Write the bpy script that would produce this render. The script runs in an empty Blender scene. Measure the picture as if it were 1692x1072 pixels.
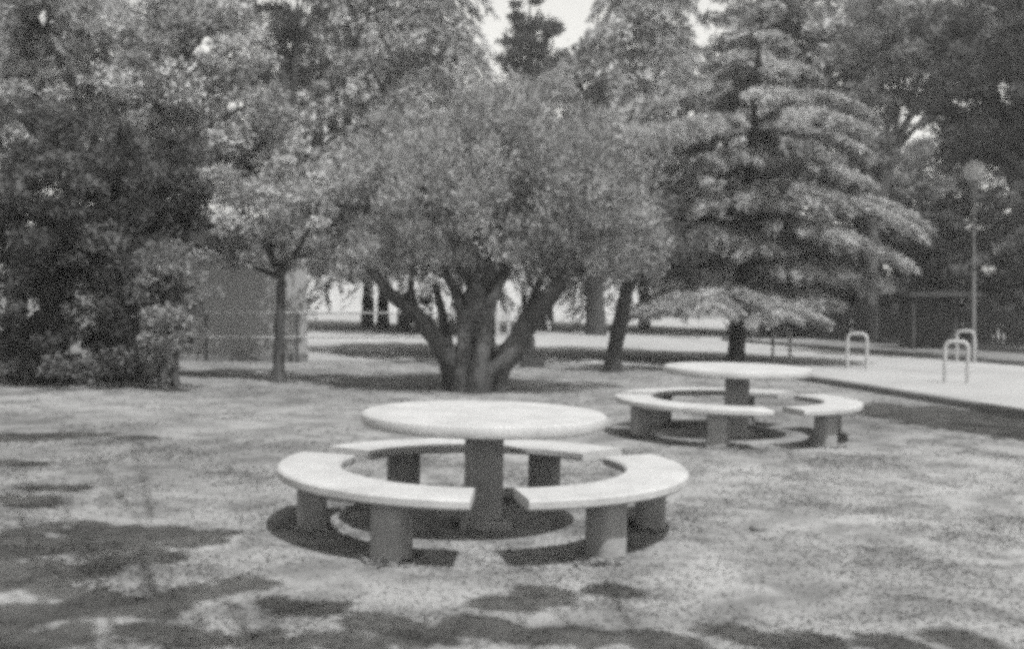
import bpy, bmesh, math
import numpy as np
from mathutils import Vector, Matrix

S = bpy.context.scene
COL = S.collection
PI = math.pi

# ------------------------------------------------------------------ camera, world, sun, exposure
CAM_H, FPX, PITCH = 1.47, 1960.0, math.atan(62 / 1960.0)
SLOPE = 0.02                                   # the lawn falls gently to the right
cam_d = bpy.data.cameras.new('camera')
cam = bpy.data.objects.new('camera', cam_d)
COL.objects.link(cam)
cam.location = (0, 0, CAM_H)
cam.rotation_euler = (PI / 2 - PITCH, 0, 0)
cam_d.sensor_width = 36.0
cam_d.lens = FPX / 1692.0 * 36.0
cam_d.clip_end = 2000
cam_d.dof.use_dof = True
cam_d.dof.focus_distance = 6.6
cam_d.dof.aperture_fstop = 2.3
S.camera = cam

SUN_V = Vector((0.29, -0.50, 1.0)).normalized()      # towards the sun
SUN_EL = math.asin(SUN_V.z)
SUN_ROT = math.atan2(SUN_V.x, SUN_V.y)
world = bpy.data.worlds.new('World')
S.world = world
world.use_nodes = True
wn = world.node_tree
wn.nodes.clear()
sky = wn.nodes.new('ShaderNodeTexSky')
sky.sky_type = 'NISHITA'
sky.sun_disc = False
sky.sun_elevation = SUN_EL
sky.sun_rotation = SUN_ROT
sky.dust_density = 1.2
sky.air_density = 2.0
bw = wn.nodes.new('ShaderNodeRGBToBW')                # the place is on black and white film
tint = wn.nodes.new('ShaderNodeMixRGB')
tint.blend_type = 'MULTIPLY'
tint.inputs[0].default_value = 1.0
tint.inputs[2].default_value = (1.0, 0.99, 0.95, 1)
bg = wn.nodes.new('ShaderNodeBackground')
bg.inputs[1].default_value = 0.105
wo = wn.nodes.new('ShaderNodeOutputWorld')
wn.links.new(sky.outputs[0], bw.inputs[0])
wn.links.new(bw.outputs[0], tint.inputs[1])
wn.links.new(tint.outputs[0], bg.inputs[0])
wn.links.new(bg.outputs[0], wo.inputs[0])

sun_d = bpy.data.lights.new('sun', 'SUN')
sun_d.energy = 2.9
sun_d.angle = math.radians(0.55)
sun_d.color = (1.0, 0.997, 0.985)
sun = bpy.data.objects.new('sun', sun_d)
COL.objects.link(sun)
sun.rotation_euler = SUN_V.to_track_quat('Z', 'Y').to_euler()
sun.location = (5, -8, 20)

S.view_settings.view_transform = 'Standard'
S.view_settings.look = 'None'
S.view_settings.exposure = 0.9
S.view_settings.gamma = 1.0
S.view_settings.use_curve_mapping = False
S.render.engine = 'CYCLES'
S.cycles.use_denoising = False                 # keep the grain of the fast film
S.cycles.use_adaptive_sampling = True
S.cycles.adaptive_threshold = 0.09
S.cycles.adaptive_min_samples = 16
S.cycles.pixel_filter_type = 'BLACKMAN_HARRIS'
S.cycles.filter_width = 4.4                    # soft lens
S.cycles.max_bounces = 6
S.cycles.transparent_max_bounces = 4

# ------------------------------------------------------------------ helpers
def gz(x, y=0.0):
    return -SLOPE * x

def ray(px, py):
    v = Vector(((px - 846) / FPX, 1.0, -(py - 536) / FPX))
    v.rotate(Matrix.Rotation(-PITCH, 3, 'X'))
    return v

def P(px, py):
    """ground point seen at a photo pixel"""
    r = ray(px, py)
    t = -CAM_H / (r.z + SLOPE * r.x)
    return Vector((r.x * t, r.y * t, CAM_H + r.z * t))

def at(px, py, Y):
    r = ray(px, py)
    t = Y / r.y
    return Vector((r.x * t, Y, CAM_H + r.z * t))

def tag(o, label=None, cat=None, group=None, kind=None):
    if label: o['label'] = label
    if cat: o['category'] = cat
    if group: o['group'] = group
    if kind: o['kind'] = kind
    return o

def empty(name, loc, rot=(0, 0, 0)):
    o = bpy.data.objects.new(name, None)
    o.empty_display_size = 0.2
    COL.objects.link(o)
    o.location = loc
    o.rotation_euler = rot
    return o

def link(name, me, mat, parent=None):
    o = bpy.data.objects.new(name, me)
    COL.objects.link(o)
    if mat: me.materials.append(mat)
    if parent: o.parent = parent
    return o

def mesh_quads(name, V, Q, tone=None, smooth=False):
    me = bpy.data.meshes.new(name)
    k = Q.shape[1]
    me.vertices.add(len(V))
    me.vertices.foreach_set('co', np.ascontiguousarray(V, np.float32).ravel())
    me.loops.add(Q.size)
    me.loops.foreach_set('vertex_index', np.ascontiguousarray(Q, np.int32).ravel())
    me.polygons.add(len(Q))
    me.polygons.foreach_set('loop_start', np.arange(0, Q.size, k, dtype=np.int32))
    if smooth:
        me.polygons.foreach_set('use_smooth', np.ones(len(Q), bool))
    if tone is not None:
        a = me.attributes.new('tone', 'FLOAT', 'POINT')
        a.data.foreach_set('value', np.ascontiguousarray(tone, np.float32))
    me.update(calc_edges=True)
    return me

def bm_mesh(name, bm, smooth=None):
    bmesh.ops.recalc_face_normals(bm, faces=bm.faces)
    me = bpy.data.meshes.new(name)
    bm.to_mesh(me)
    bm.free()
    if smooth is not None:
        for p in me.polygons: p.use_smooth = True
        me.set_sharp_from_angle(angle=math.radians(smooth))
    return me

def add_box(bm, c, size, rotz=0.0, bevel=0.0):
    r = bmesh.ops.create_cube(bm, size=1.0)
    vs = r['verts']
    M = Matrix.Translation(c) @ Matrix.Rotation(rotz, 4, 'Z') @ Matrix.Diagonal((*size, 1))
    bmesh.ops.transform(bm, matrix=M, verts=vs)
    if bevel:
        es = list({e for v in vs for e in v.link_edges})
        bmesh.ops.bevel(bm, geom=es, offset=bevel, segments=2, affect='EDGES', profile=0.6)

def sweep(bm, pts, radii, seg=10, cap=True, wob=0.0, rng=None):
    pts = [Vector(p) for p in pts]
    rings = []
    up = Vector((0.13, 0.97, 0.2))
    for i, p in enumerate(pts):
        t = (pts[min(i + 1, len(pts) - 1)] - pts[max(i - 1, 0)]).normalized()
        a = t.cross(up)
        if a.length < 1e-3: a = t.cross(Vector((1, 0, 0)))
        a.normalize()
        b = t.cross(a).normalized()
        ring = []
        for k in range(seg):
            an = 2 * PI * k / seg
            r = radii[i] * (1 + (wob * math.sin(3 * an + i * 0.35) * 0.6 + wob * rng.uniform(-1, 1) * 0.5 if wob else 0))
            ring.append(bm.verts.new(p + a * (math.cos(an) * r) + b * (math.sin(an) * r)))
        rings.append(ring)
    for i in range(len(rings) - 1):
        for k in range(seg):
            bm.faces.new((rings[i][k], rings[i][(k + 1) % seg], rings[i + 1][(k + 1) % seg], rings[i + 1][k]))
    if cap:
        bm.faces.new(rings[0][::-1])
        bm.faces.new(rings[-1])

def curve_pts(pts, n=10):
    """Catmull-Rom through pts"""
    pts = [Vector(p) for p in pts]
    if len(pts) == 2:
        return [pts[0].lerp(pts[1], i / n) for i in range(n + 1)]
    ext = [pts[0] * 2 - pts[1]] + pts + [pts[-1] * 2 - pts[-2]]
    out = []
    for i in range(1, len(ext) - 2):
        p0, p1, p2, p3 = ext[i - 1:i + 3]
        for k in range(n):
            t = k / n
            out.append(0.5 * ((2 * p1) + (p2 - p0) * t + (2 * p0 - 5 * p1 + 4 * p2 - p3) * t * t + (3 * p1 - p0 - 3 * p2 + p3) * t ** 3))
    out.append(pts[-1])
    return out

# ------------------------------------------------------------------ materials
def new_mat(name):
    m = bpy.data.materials.new(name)
    m.use_nodes = True
    nt = m.node_tree
    nt.nodes.clear()
    out = nt.nodes.new('ShaderNodeOutputMaterial')
    return m, nt, out

def grey(v, a=1.0):
    return (v, v, v, a)

def noise(nt, scale, detail=6, rough=0.6, coord='Object', vec=None, dist=0.0):
    n = nt.nodes.new('ShaderNodeTexNoise')
    n.inputs['Scale'].default_value = scale
    n.inputs['Detail'].default_value = detail
    n.inputs['Roughness'].default_value = rough
    n.inputs['Distortion'].default_value = dist
    if vec is None:
        tc = nt.nodes.new('ShaderNodeTexCoord')
        vec = tc.outputs[coord]
    nt.links.new(vec, n.inputs['Vector'])
    return n.outputs[0]

def ramp(nt, fac, stops):
    r = nt.nodes.new('ShaderNodeValToRGB')
    e = r.color_ramp.elements
    while len(e) < len(stops): e.new(0.5)
    for el, (p, v) in zip(e, stops):
        el.position = p
        el.color = grey(v)
    nt.links.new(fac, r.inputs[0])
    return r.outputs[0]

def mult(nt, a, b, fac=1.0, mode='MULTIPLY'):
    m = nt.nodes.new('ShaderNodeMixRGB')
    m.blend_type = mode
    m.inputs[0].default_value = fac
    nt.links.new(a, m.inputs[1])
    nt.links.new(b, m.inputs[2])
    return m.outputs[0]

def surf(nt, out, col, rough=0.9, bump=None, bstr=0.4, bdist=0.02, spec=0.2, metal=0.0):
    b = nt.nodes.new('ShaderNodeBsdfPrincipled')
    b.inputs['Roughness'].default_value = rough
    b.inputs['Specular IOR Level'].default_value = spec
    b.inputs['Metallic'].default_value = metal
    nt.links.new(col, b.inputs['Base Color'])
    if bump is not None:
        bp = nt.nodes.new('ShaderNodeBump')
        bp.inputs['Strength'].default_value = bstr
        bp.inputs['Distance'].default_value = bdist
        nt.links.new(bump, bp.inputs['Height'])
        nt.links.new(bp.outputs[0], b.inputs['Normal'])
    nt.links.new(b.outputs[0], out.inputs[0])

def rough_mat(name, v, var=0.25, big=1.2, fine=60, bstr=0.4, bdist=0.01, rough=0.9, spec=0.2, coord='Object', stretch=None):
    m, nt, out = new_mat(name)
    vec = None
    if stretch:
        tc = nt.nodes.new('ShaderNodeTexCoord')
        mp = nt.nodes.new('ShaderNodeMapping')
        mp.inputs['Scale'].default_value = stretch
        nt.links.new(tc.outputs[coord], mp.inputs[0])
        vec = mp.outputs[0]
    a = noise(nt, big, 7, 0.62, coord, vec)
    b = noise(nt, fine, 3, 0.6, coord, vec)
    c1 = ramp(nt, a, [(0.3, v * (1 - var)), (0.7, v * (1 + var))])
    c2 = ramp(nt, b, [(0.3, 0.8), (0.7, 1.0 + 0.18)])
    col = mult(nt, c1, c2)
    surf(nt, out, col, rough, b, bstr, bdist, spec)
    return m

def ground_colour(nt, lo, hi, coord='Object'):
    """dry lawn: tufty patches, paler and trodden round the two tables"""
    geo = nt.nodes.new('ShaderNodeNewGeometry')
    pos = geo.outputs['Position']
    a = noise(nt, 0.45, 5, 0.6, vec=pos, dist=0.4)
    b = noise(nt, 2.4, 6, 0.60, vec=pos, dist=0.5)
    c = noise(nt, 30, 4, 0.7, vec=pos)
    ca = ramp(nt, a, [(0.38, 0.76), (0.62, 1.12)])
    cb = ramp(nt, b, [(0.38, lo), (0.48, lo * 0.5 + hi * 0.5), (0.58, hi)])
    cc = ramp(nt, c, [(0.3, 0.88), (0.7, 1.08)])
    col = mult(nt, mult(nt, ca, cb), cc)
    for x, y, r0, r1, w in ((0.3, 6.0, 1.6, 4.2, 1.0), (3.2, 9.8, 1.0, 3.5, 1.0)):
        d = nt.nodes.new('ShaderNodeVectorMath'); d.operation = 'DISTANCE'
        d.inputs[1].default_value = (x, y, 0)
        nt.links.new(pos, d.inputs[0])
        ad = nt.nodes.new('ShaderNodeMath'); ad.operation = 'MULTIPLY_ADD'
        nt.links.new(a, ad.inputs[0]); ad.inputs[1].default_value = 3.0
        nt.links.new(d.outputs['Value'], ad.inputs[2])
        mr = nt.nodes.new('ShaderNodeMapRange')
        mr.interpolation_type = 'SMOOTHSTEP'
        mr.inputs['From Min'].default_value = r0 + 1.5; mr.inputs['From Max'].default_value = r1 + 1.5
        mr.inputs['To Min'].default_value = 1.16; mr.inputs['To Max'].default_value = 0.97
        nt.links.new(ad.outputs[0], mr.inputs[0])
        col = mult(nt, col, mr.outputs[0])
    return col, c

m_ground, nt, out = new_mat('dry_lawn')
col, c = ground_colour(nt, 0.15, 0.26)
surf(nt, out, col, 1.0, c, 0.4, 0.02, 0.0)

m_sand, nt, out = new_mat('pale_sand')
geo = nt.nodes.new('ShaderNodeNewGeometry')
a = noise(nt, 0.5, 6, 0.6, vec=geo.outputs['Position'])
b = noise(nt, 30, 4, 0.7, vec=geo.outputs['Position'])
surf(nt, out, mult(nt, ramp(nt, a, [(0.3, 0.27), (0.7, 0.36)]), ramp(nt, b, [(0.3, 0.85), (0.7, 1.12)])), 1.0, b, 0.4, 0.02, 0.0)

def leaf_mat(name, v, trans=0.3):
    m, nt, out = new_mat(name)
    at_ = nt.nodes.new('ShaderNodeAttribute')
    at_.attribute_name = 'tone'
    mm = nt.nodes.new('ShaderNodeMath')
    mm.operation = 'MULTIPLY'
    mm.inputs[1].default_value = v
    nt.links.new(at_.outputs['Fac'], mm.inputs[0])
    cb = nt.nodes.new('ShaderNodeCombineColor')
    for i in range(3): nt.links.new(mm.outputs[0], cb.inputs[i])
    d = nt.nodes.new('ShaderNodeBsdfDiffuse')
    t = nt.nodes.new('ShaderNodeBsdfTranslucent')
    mx = nt.nodes.new('ShaderNodeMixShader')
    mx.inputs[0].default_value = trans
    nt.links.new(cb.outputs[0], d.inputs[0])
    nt.links.new(cb.outputs[0], t.inputs[0])
    nt.links.new(d.outputs[0], mx.inputs[1])
    nt.links.new(t.outputs[0], mx.inputs[2])
    nt.links.new(mx.outputs[0], out.inputs[0])
    return m

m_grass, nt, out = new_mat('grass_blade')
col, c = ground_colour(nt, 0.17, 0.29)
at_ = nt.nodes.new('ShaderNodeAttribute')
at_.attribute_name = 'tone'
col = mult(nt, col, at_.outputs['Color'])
d = nt.nodes.new('ShaderNodeBsdfDiffuse')
t = nt.nodes.new('ShaderNodeBsdfTranslucent')
mx = nt.nodes.new('ShaderNodeMixShader')
mx.inputs[0].default_value = 0.35
nt.links.new(col, d.inputs[0]); nt.links.new(col, t.inputs[0])
nt.links.new(d.outputs[0], mx.inputs[1]); nt.links.new(t.outputs[0], mx.inputs[2])
nt.links.new(mx.outputs[0], out.inputs[0])

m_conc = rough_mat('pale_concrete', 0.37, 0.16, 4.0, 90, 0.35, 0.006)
m_conc_leg = rough_mat('shaded_concrete', 0.24, 0.22, 5.0, 70, 0.4, 0.006)  # same concrete as the tops, with the shade under them darkened into its colour
m_kerb = rough_mat('kerb_concrete', 0.15, 0.25, 2.0, 50, 0.4, 0.008)
m_bark = rough_mat('bark', 0.07, 0.5, 3.0, 22, 0.9, 0.03, stretch=(1, 1, 0.25))
m_bark_pale = rough_mat('bark_pale', 0.11, 0.45, 3.0, 22, 0.9, 0.03, stretch=(1, 1, 0.25))
m_bark_dark = rough_mat('bark_dark', 0.055, 0.4, 3.0, 22, 0.9, 0.03, stretch=(1, 1, 0.25))
m_wall = rough_mat('grey_render_wall', 0.27, 0.10, 0.8, 30, 0.3, 0.006)
m_roof = rough_mat('roof_slab', 0.12, 0.2, 1.0, 20, 0.3, 0.01)
m_white = rough_mat('white_paint', 0.36, 0.10, 4.0, 40, 0.1, 0.002, rough=0.5, spec=0.4)
m_pipe = rough_mat('pale_pipe', 0.30, 0.15, 4.0, 40, 0.1, 0.002, rough=0.5, spec=0.4)
m_pale_wall = rough_mat('sunlit_pale_wall', 0.55, 0.10, 0.4, 12, 0.2, 0.01)
m_dark_wood = rough_mat('dark_stained_wood', 0.05, 0.35, 2.0, 25, 0.4, 0.01)
m_globe = rough_mat('lamp_globe_glass', 0.36, 0.05, 2.0, 20, 0.0, 0.001, rough=0.35, spec=0.5)
m_pole = rough_mat('painted_steel_pole', 0.12, 0.15, 2.0, 30, 0.1, 0.002, rough=0.55, spec=0.4)

# ------------------------------------------------------------------ the setting
def quad_sheet(name, pts, mat, dz, nx=1):
    bm = bmesh.new()
    vs = [bm.verts.new((x, y, gz(x, y) + dz)) for x, y in pts]
    f = bm.faces.new(vs)
    me = bm_mesh(name, bm)
    if me.polygons[0].normal.z < 0: me.flip_normals()
    return link(name, me, mat)

tag(quad_sheet('ground', [(-400, -60), (400, -60), (400, 700), (-400, 700)], m_ground, 0.0), kind='structure')

K = [P(2150, 768), P(1692, 690), P(1500, 657), P(1310, 626), P(1190, 612)]      # kerb between lawn and playground
front = [(p.x, p.y) for p in K] + [(2.6, 23.2), (-3.7, 22.6)]
tag(quad_sheet('sand_field', front + [(-14, 22.6), (-16, 62), (38, 62), (38, 14), (K[0].x + 3, K[0].y)], m_sand, 0.004), kind='structure')

bm = bmesh.new()
kp = curve_pts([(p.x, p.y, 0) for p in K], 8)
prof = [(-0.07, -0.05), (-0.07, 0.085), (-0.055, 0.10), (0.055, 0.10), (0.07, 0.085), (0.07, -0.05)]
rings = []
for i, p in enumerate(kp):
    t = (kp[min(i + 1, len(kp) - 1)] - kp[max(i - 1, 0)]).normalized()
    n = Vector((t.y, -t.x, 0))
    rings.append([bm.verts.new((p.x + n.x * a, p.y + n.y * a, gz(p.x) + z)) for a, z in prof])
for i in range(len(rings) - 1):
    for k in range(6):
        bm.faces.new((rings[i][k], rings[i][(k + 1) % 6], rings[i + 1][(k + 1) % 6], rings[i + 1][k]))
bm.faces.new(rings[0]); bm.faces.new(rings[-1][::-1])
tag(link('kerb', bm_mesh('kerb', bm), m_kerb), kind='structure')

# path along the far side of the playground with its own kerb
F0, F1 = P(1230, 566), P(1900, 622)
dirv = (F1 - F0).normalized()
nrm = Vector((-dirv.y, dirv.x, 0))
if nrm.y < 0: nrm = -nrm
e0, e1 = F0 - dirv * 1.0, F1 + dirv * 10
m_path = rough_mat('asphalt_path', 0.16, 0.2, 0.6, 30, 0.4, 0.01)
q = [(e0.x, e0.y), (e1.x, e1.y), (e1.x + nrm.x * 4.5, e1.y + nrm.y * 4.5), (e0.x + nrm.x * 4.5, e0.y + nrm.y * 4.5)]
tag(quad_sheet('path', q, m_path, 0.008), kind='structure')
bm = bmesh.new()
for off, h in ((0.0, 0.10), (4.5, 0.14)):
    a, b = e0 + nrm * off, e1 + nrm * off
    L = (b - a).length
    mid = (a + b) / 2
    add_box(bm, (0, 0, 0), (L, 0.14, h * 2))
    vs = bm.verts[-8:] if False else [v for v in bm.verts if not v.tag]
    M = Matrix.Translation((mid.x, mid.y, gz(mid.x))) @ Matrix.Rotation(math.atan2(dirv.y, dirv.x), 4, 'Z')
    sh = math.atan(SLOPE * (b.x - a.x) / L)
    M = M @ Matrix.Rotation(sh, 4, 'Y')
    bmesh.ops.transform(bm, matrix=M, verts=vs)
    for v in bm.verts: v.tag = True
tag(link('path_kerb', bm_mesh('path_kerb', bm), m_kerb), kind='structure')

# grass: uncountable short dry blades
def grass():
    rng = np.random.default_rng(5)
    n = 330000
    u = rng.random(n)
    d0, d1, k = 3.2, 22.0, 0.5
    d = (d0 ** k + u * (d1 ** k - d0 ** k)) ** (1 / k)
    # denser close to the camera
    d = np.where(rng.random(n) < 0.55, d0 + (11 - d0) * rng.random(n) ** 1.25, d)
    x = (rng.random(n) - 0.5) * (1.05 * d)
    # tufts
    tx = np.sin(x * 3.1 + 1.7 * np.sin(d * 2.3)) + np.sin(d * 4.2 + 2.1 * np.sin(x * 2.7))
    keep = rng.random(n) < 0.30 + 0.12 * tx
    # the sand side of the kerb stays bare
    pts = [(p.x, p.y) for p in K]
    ky = np.array([p[1] for p in pts]); kx = np.array([p[0] for p in pts])
    lim = np.interp(d, ky, kx)
    keep &= (x < lim - 0.12) | (d < ky[0])
    x, d, tx = x[keep], d[keep], tx[keep]
    # longer grass left standing against the concrete stubs
    legs = []
    for X, Y, gap in ((-.18, 7.24, -84.8), (2.29, 12.1, -78.0)):
        legs.append((X, Y))
        for q in range(3):
            for s_ in (-28, 28):
                a_ = math.radians(gap + 60 + 120 * q + s_)
                legs.append((X + 1.035 * math.cos(a_), Y + 1.035 * math.sin(a_)))
    m = 150
    lx_ = np.repeat([l[0] for l in legs], m); ly_ = np.repeat([l[1] for l in legs], m)
    th = rng.random(len(lx_)) * 2 * PI
    rr = rng.uniform(.10, .20, len(lx_))
    x = np.concatenate([x, lx_ + np.cos(th) * rr]); d = np.concatenate([d, ly_ + np.sin(th) * rr])
    tall = np.concatenate([np.ones(len(tx)), rng.uniform(1.6, 4.2, len(lx_))])
    tx = np.concatenate([tx, np.zeros(len(lx_))])
    n = len(x)
    h = (0.004 + 0.010 * rng.random(n) ** 2) * (1 + 0.15 * tx) * (1 + 0.03 * d) * tall
    w = (0.005 + 0.006 * rng.random(n)) * (1 + 0.10 * d)
    an = rng.random(n) * 2 * PI
    lx, ly = (rng.normal(size=n) * 2.0 * h, rng.normal(size=n) * 2.0 * h)
    z = -SLOPE * x
    V = np.empty((n, 3, 3))
    V[:, 0] = np.stack([x - np.cos(an) * w, d - np.sin(an) * w, z - 0.004], 1)
    V[:, 1] = np.stack([x + np.cos(an) * w, d + np.sin(an) * w, z - 0.004], 1)
    V[:, 2] = np.stack([x + lx, d + ly, z + h], 1)
    tone = np.repeat(rng.uniform(0.88, 1.15, n), 3)
    me = mesh_quads('grass', V.reshape(-1, 3), np.arange(n * 3).reshape(-1, 3), tone)
    tag(link('grass', me, m_grass), kind='stuff', label='short dry mown grass of the park lawn', cat='grass')
grass()

# ------------------------------------------------------------------ round tables with ring benches
R_OUT, R_IN, H_SEAT, T_SEAT = 1.245, 0.865, 0.385, 0.058
R_TAB, H_TAB, T_TAB = 0.75, 0.702, 0.075

def arc_slab(a0, a1, r0, r1, z0, z1, n=28, bev=0.012, name='seat'):
    """a curved slab with chamfered edges"""
    prof = [(r0, z0 + bev), (r0, z1 - bev), (r0 + bev, z1), (r1 - bev, z1), (r1, z1 - bev), (r1, z0 + bev), (r1 - bev, z0), (r0 + bev, z0)]
    bm = bmesh.new()
    rings = []
    for i in range(n + 1):
        a = a0 + (a1 - a0) * i / n
        rings.append([bm.verts.new((math.cos(a) * r, math.sin(a) * r, z)) for r, z in prof])
    for i in range(n):
        for k in range(len(prof)):
            bm.faces.new((rings[i][k], rings[i][(k + 1) % 8], rings[i + 1][(k + 1) % 8], rings[i + 1][k]))
    bm.faces.new(rings[0]); bm.faces.new(rings[-1][::-1])
    return bm_mesh(name, bm, 25)

def make_bench(name='curved_bench'):
    root = empty(name, (0, 0, 0))
    half = math.radians(53)
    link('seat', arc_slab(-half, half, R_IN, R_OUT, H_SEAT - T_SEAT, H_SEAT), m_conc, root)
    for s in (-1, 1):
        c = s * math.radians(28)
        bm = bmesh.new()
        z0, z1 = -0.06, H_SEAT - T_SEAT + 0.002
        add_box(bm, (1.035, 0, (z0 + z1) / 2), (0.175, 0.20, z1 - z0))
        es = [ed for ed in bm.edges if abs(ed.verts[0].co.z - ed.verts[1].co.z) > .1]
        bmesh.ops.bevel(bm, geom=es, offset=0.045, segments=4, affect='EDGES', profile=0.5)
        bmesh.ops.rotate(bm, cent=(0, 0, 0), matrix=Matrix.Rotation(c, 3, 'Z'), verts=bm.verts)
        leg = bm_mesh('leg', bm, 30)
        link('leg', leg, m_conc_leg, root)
    return root

def lathe(bm, prof, seg=72):
    rings = []
    for r, z in prof:
        if r < 1e-6:
            rings.append([bm.verts.new((0, 0, z))])
        else:
            rings.append([bm.verts.new((math.cos(2 * PI * k / seg) * r, math.sin(2 * PI * k / seg) * r, z)) for k in range(seg)])
    for a, b in zip(rings, rings[1:]):
        for k in range(seg):
            k2 = (k + 1) % seg
            if len(a) == 1: bm.faces.new((a[0], b[k2], b[k]))
            elif len(b) == 1: bm.faces.new((a[k], a[k2], b[0]))
            else: bm.faces.new((a[k], a[k2], b[k2], b[k]))

def make_table():
    root = empty('round_table', (0, 0, 0))
    bm = bmesh.new()
    z0, z1 = H_TAB - T_TAB, H_TAB
    lathe(bm, [(0, z0), (R_TAB - 0.018, z0), (R_TAB - .005, z0 + 0.006), (R_TAB, z0 + .02), (R_TAB, z1 - 0.026), (R_TAB - .006, z1 - .010), (R_TAB - 0.022, z1), (0, z1)], 84)
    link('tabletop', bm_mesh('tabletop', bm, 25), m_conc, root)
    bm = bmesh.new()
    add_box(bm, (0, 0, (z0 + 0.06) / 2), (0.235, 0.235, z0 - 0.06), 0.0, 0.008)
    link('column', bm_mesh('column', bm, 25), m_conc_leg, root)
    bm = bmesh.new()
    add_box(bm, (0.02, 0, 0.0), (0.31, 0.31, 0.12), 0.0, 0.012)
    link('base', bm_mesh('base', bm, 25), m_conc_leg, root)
    return root

def copy_tree(o, parent=None):
    c = o.copy()
    COL.objects.link(c)
    if parent: c.parent = parent
    for ch in list(o.children): copy_tree(ch, c)
    return c

TILT = math.atan(SLOPE)
bench0, table0 = make_bench(), make_table()
sets = [
    ((797 - 846) / FPX * 7.24, 7.24, -84.8, 'nearer'),
    ((1217 - 846) / FPX * 12.1, 12.1, -78.0, 'farther'),
]
bench_labels = {
    'nearer': ['curved pale concrete bench forming the right side of the nearer ring, beside the front gap',
               'curved pale concrete bench at the back of the nearer ring, behind the table column',
               'curved pale concrete bench forming the left side of the nearer ring, longest sunlit sweep'],
    'farther': ['curved bench at the right end of the farther concrete ring, nearest the kerb',
                'curved concrete bench at the back of the farther ring, under its table edge',
                'curved concrete bench at the front left of the farther ring, nearest the big table'],
}
first = True
for X, Y, gap, which in sets:
    base = Vector((X, Y, gz(X)))
    for k in range(3):
        o = bench0 if first and k == 0 else copy_tree(bench0)
        # tilt of the lawn first, then the turn about the ring's axis
        q = Matrix.Rotation(TILT, 3, 'Y') @ Matrix.Rotation(math.radians(gap + 60 + 120 * k), 3, 'Z')
        o.location = base
        o.rotation_euler = q.to_euler()
        tag(o, bench_labels[which][k], 'bench', 'curved concrete benches set in rings round the tables')
    o = table0 if first else copy_tree(table0)
    q = Matrix.Rotation(TILT, 3, 'Y') @ Matrix.Rotation(math.radians(2 if first else -8), 3, 'Z')
    o.location = base
    o.rotation_euler = q.to_euler()
    tag(o, 'large round pale concrete table on a square column, inside the nearer ring of benches' if first
        else 'smaller looking round concrete table in the farther bench ring, in front of the layered cedar',
        'table', 'round concrete tables in the park')
    first = False
for ch in bench0.children:                       # one stub of the right bench stands a little further along
    if ch.name.startswith('leg') and sum(v.co.y for v in ch.data.vertices) < 0:
        ch.rotation_euler.z = math.radians(5)

# a few small stones lying on the lawn
for i, (px, py, rad, lab) in enumerate([(986, 930, .035, 'small stone on the grass in front of the right leg of the nearer bench ring'),
                                        (1252, 876, .04, 'small stone on the grass to the right of the nearer bench ring'),
                                        (1030, 985, .03, 'small stone in the shade spots near the bottom of the lawn')]):
    rs = np.random.default_rng(300 + i)
    bm = bmesh.new()
    bmesh.ops.create_icosphere(bm, subdivisions=2, radius=rad)
    for v in bm.verts:
        v.co = Vector((v.co.x * 1.3, v.co.y, v.co.z * .65)) * rs.uniform(.88, 1.12)
    o = link('stone', bm_mesh('stone', bm, 180), m_kerb)
    o.location = P(px, py) + Vector((0, 0, rad * .35))
    tag(o, lab, 'stone', 'stones on the lawn')

# ------------------------------------------------------------------ trees
def rnd_dirs(rng, n):
    v = rng.normal(size=(n, 3))
    return v / np.linalg.norm(v, axis=1, keepdims=True)

def norm(v):
    return v / np.maximum(np.linalg.norm(v, axis=1, keepdims=True), 1e-9)

def leaves_mesh(name, rng, pos, axis, length, width, tone):
    """one pointed leaf (a creased kite of two triangles) per row"""
    n = len(pos)
    axis = norm(axis)
    side = norm(np.cross(axis, rnd_dirs(rng, n)))
    nrm_ = np.cross(axis, side)
    L = length[:, None]; W = width[:, None]
    V = np.empty((n, 4, 3))
    V[:, 0] = pos - axis * L * 0.5
    V[:, 1] = pos + side * W * 0.5 - axis * L * 0.05 + nrm_ * W * 0.15
    V[:, 2] = pos + axis * L * 0.5
    V[:, 3] = pos - side * W * 0.5 - axis * L * 0.05 + nrm_ * W * 0.15
    return mesh_quads(name, V.reshape(-1, 3), np.arange(n * 4).reshape(-1, 4), np.repeat(tone, 4))

def lobe_clumps(rng, lobes, per, inner=0.25, clump=(0.22, 0.42)):
    """many small leaf clumps over the surface (and some inside) of big lobes"""
    C, Rr = [], []
    for (c, r) in lobes:
        c = np.array(c); r = np.array(r)
        area = (r[0] * r[2] + r[1] * r[2] + r[0] * r[1]) / 3
        k = max(6, int(per * area))
        d = rnd_dirs(rng, k)
        rad = np.where(rng.random(k) < inner, rng.random(k) ** 0.5 * 0.8, rng.uniform(0.78, 1.14, k))
        C.append(c + d * r * rad[:, None])
        Rr.append(rng.uniform(clump[0], clump[1], k))
    return np.concatenate(C), np.concatenate(Rr)

def crown_from_clumps(rng, C, Rr, per_clump, length, width, up=0.15, flat=0.7, tone=(0.65, 1.35), spiky=0.6):
    n = len(C) * per_clump
    idx = np.repeat(np.arange(len(C)), per_clump)
    d = rnd_dirs(rng, n)
    rad = rng.random(n) ** 0.6
    off = d * (Rr[idx] * rad)[:, None]
    off[:, 2] *= flat
    pos = C[idx] + off
    axis = d * spiky + rnd_dirs(rng, n) * 0.7 + np.array([0, 0, up])
    ct = rng.uniform(tone[0], tone[1], len(C))[idx] * rng.uniform(0.8, 1.2, n)
    ln = rng.uniform(length * 0.6, length * 1.3, n)
    wd = rng.uniform(width * 0.6, width * 1.3, n)
    return pos, axis, ln, wd, ct

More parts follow.
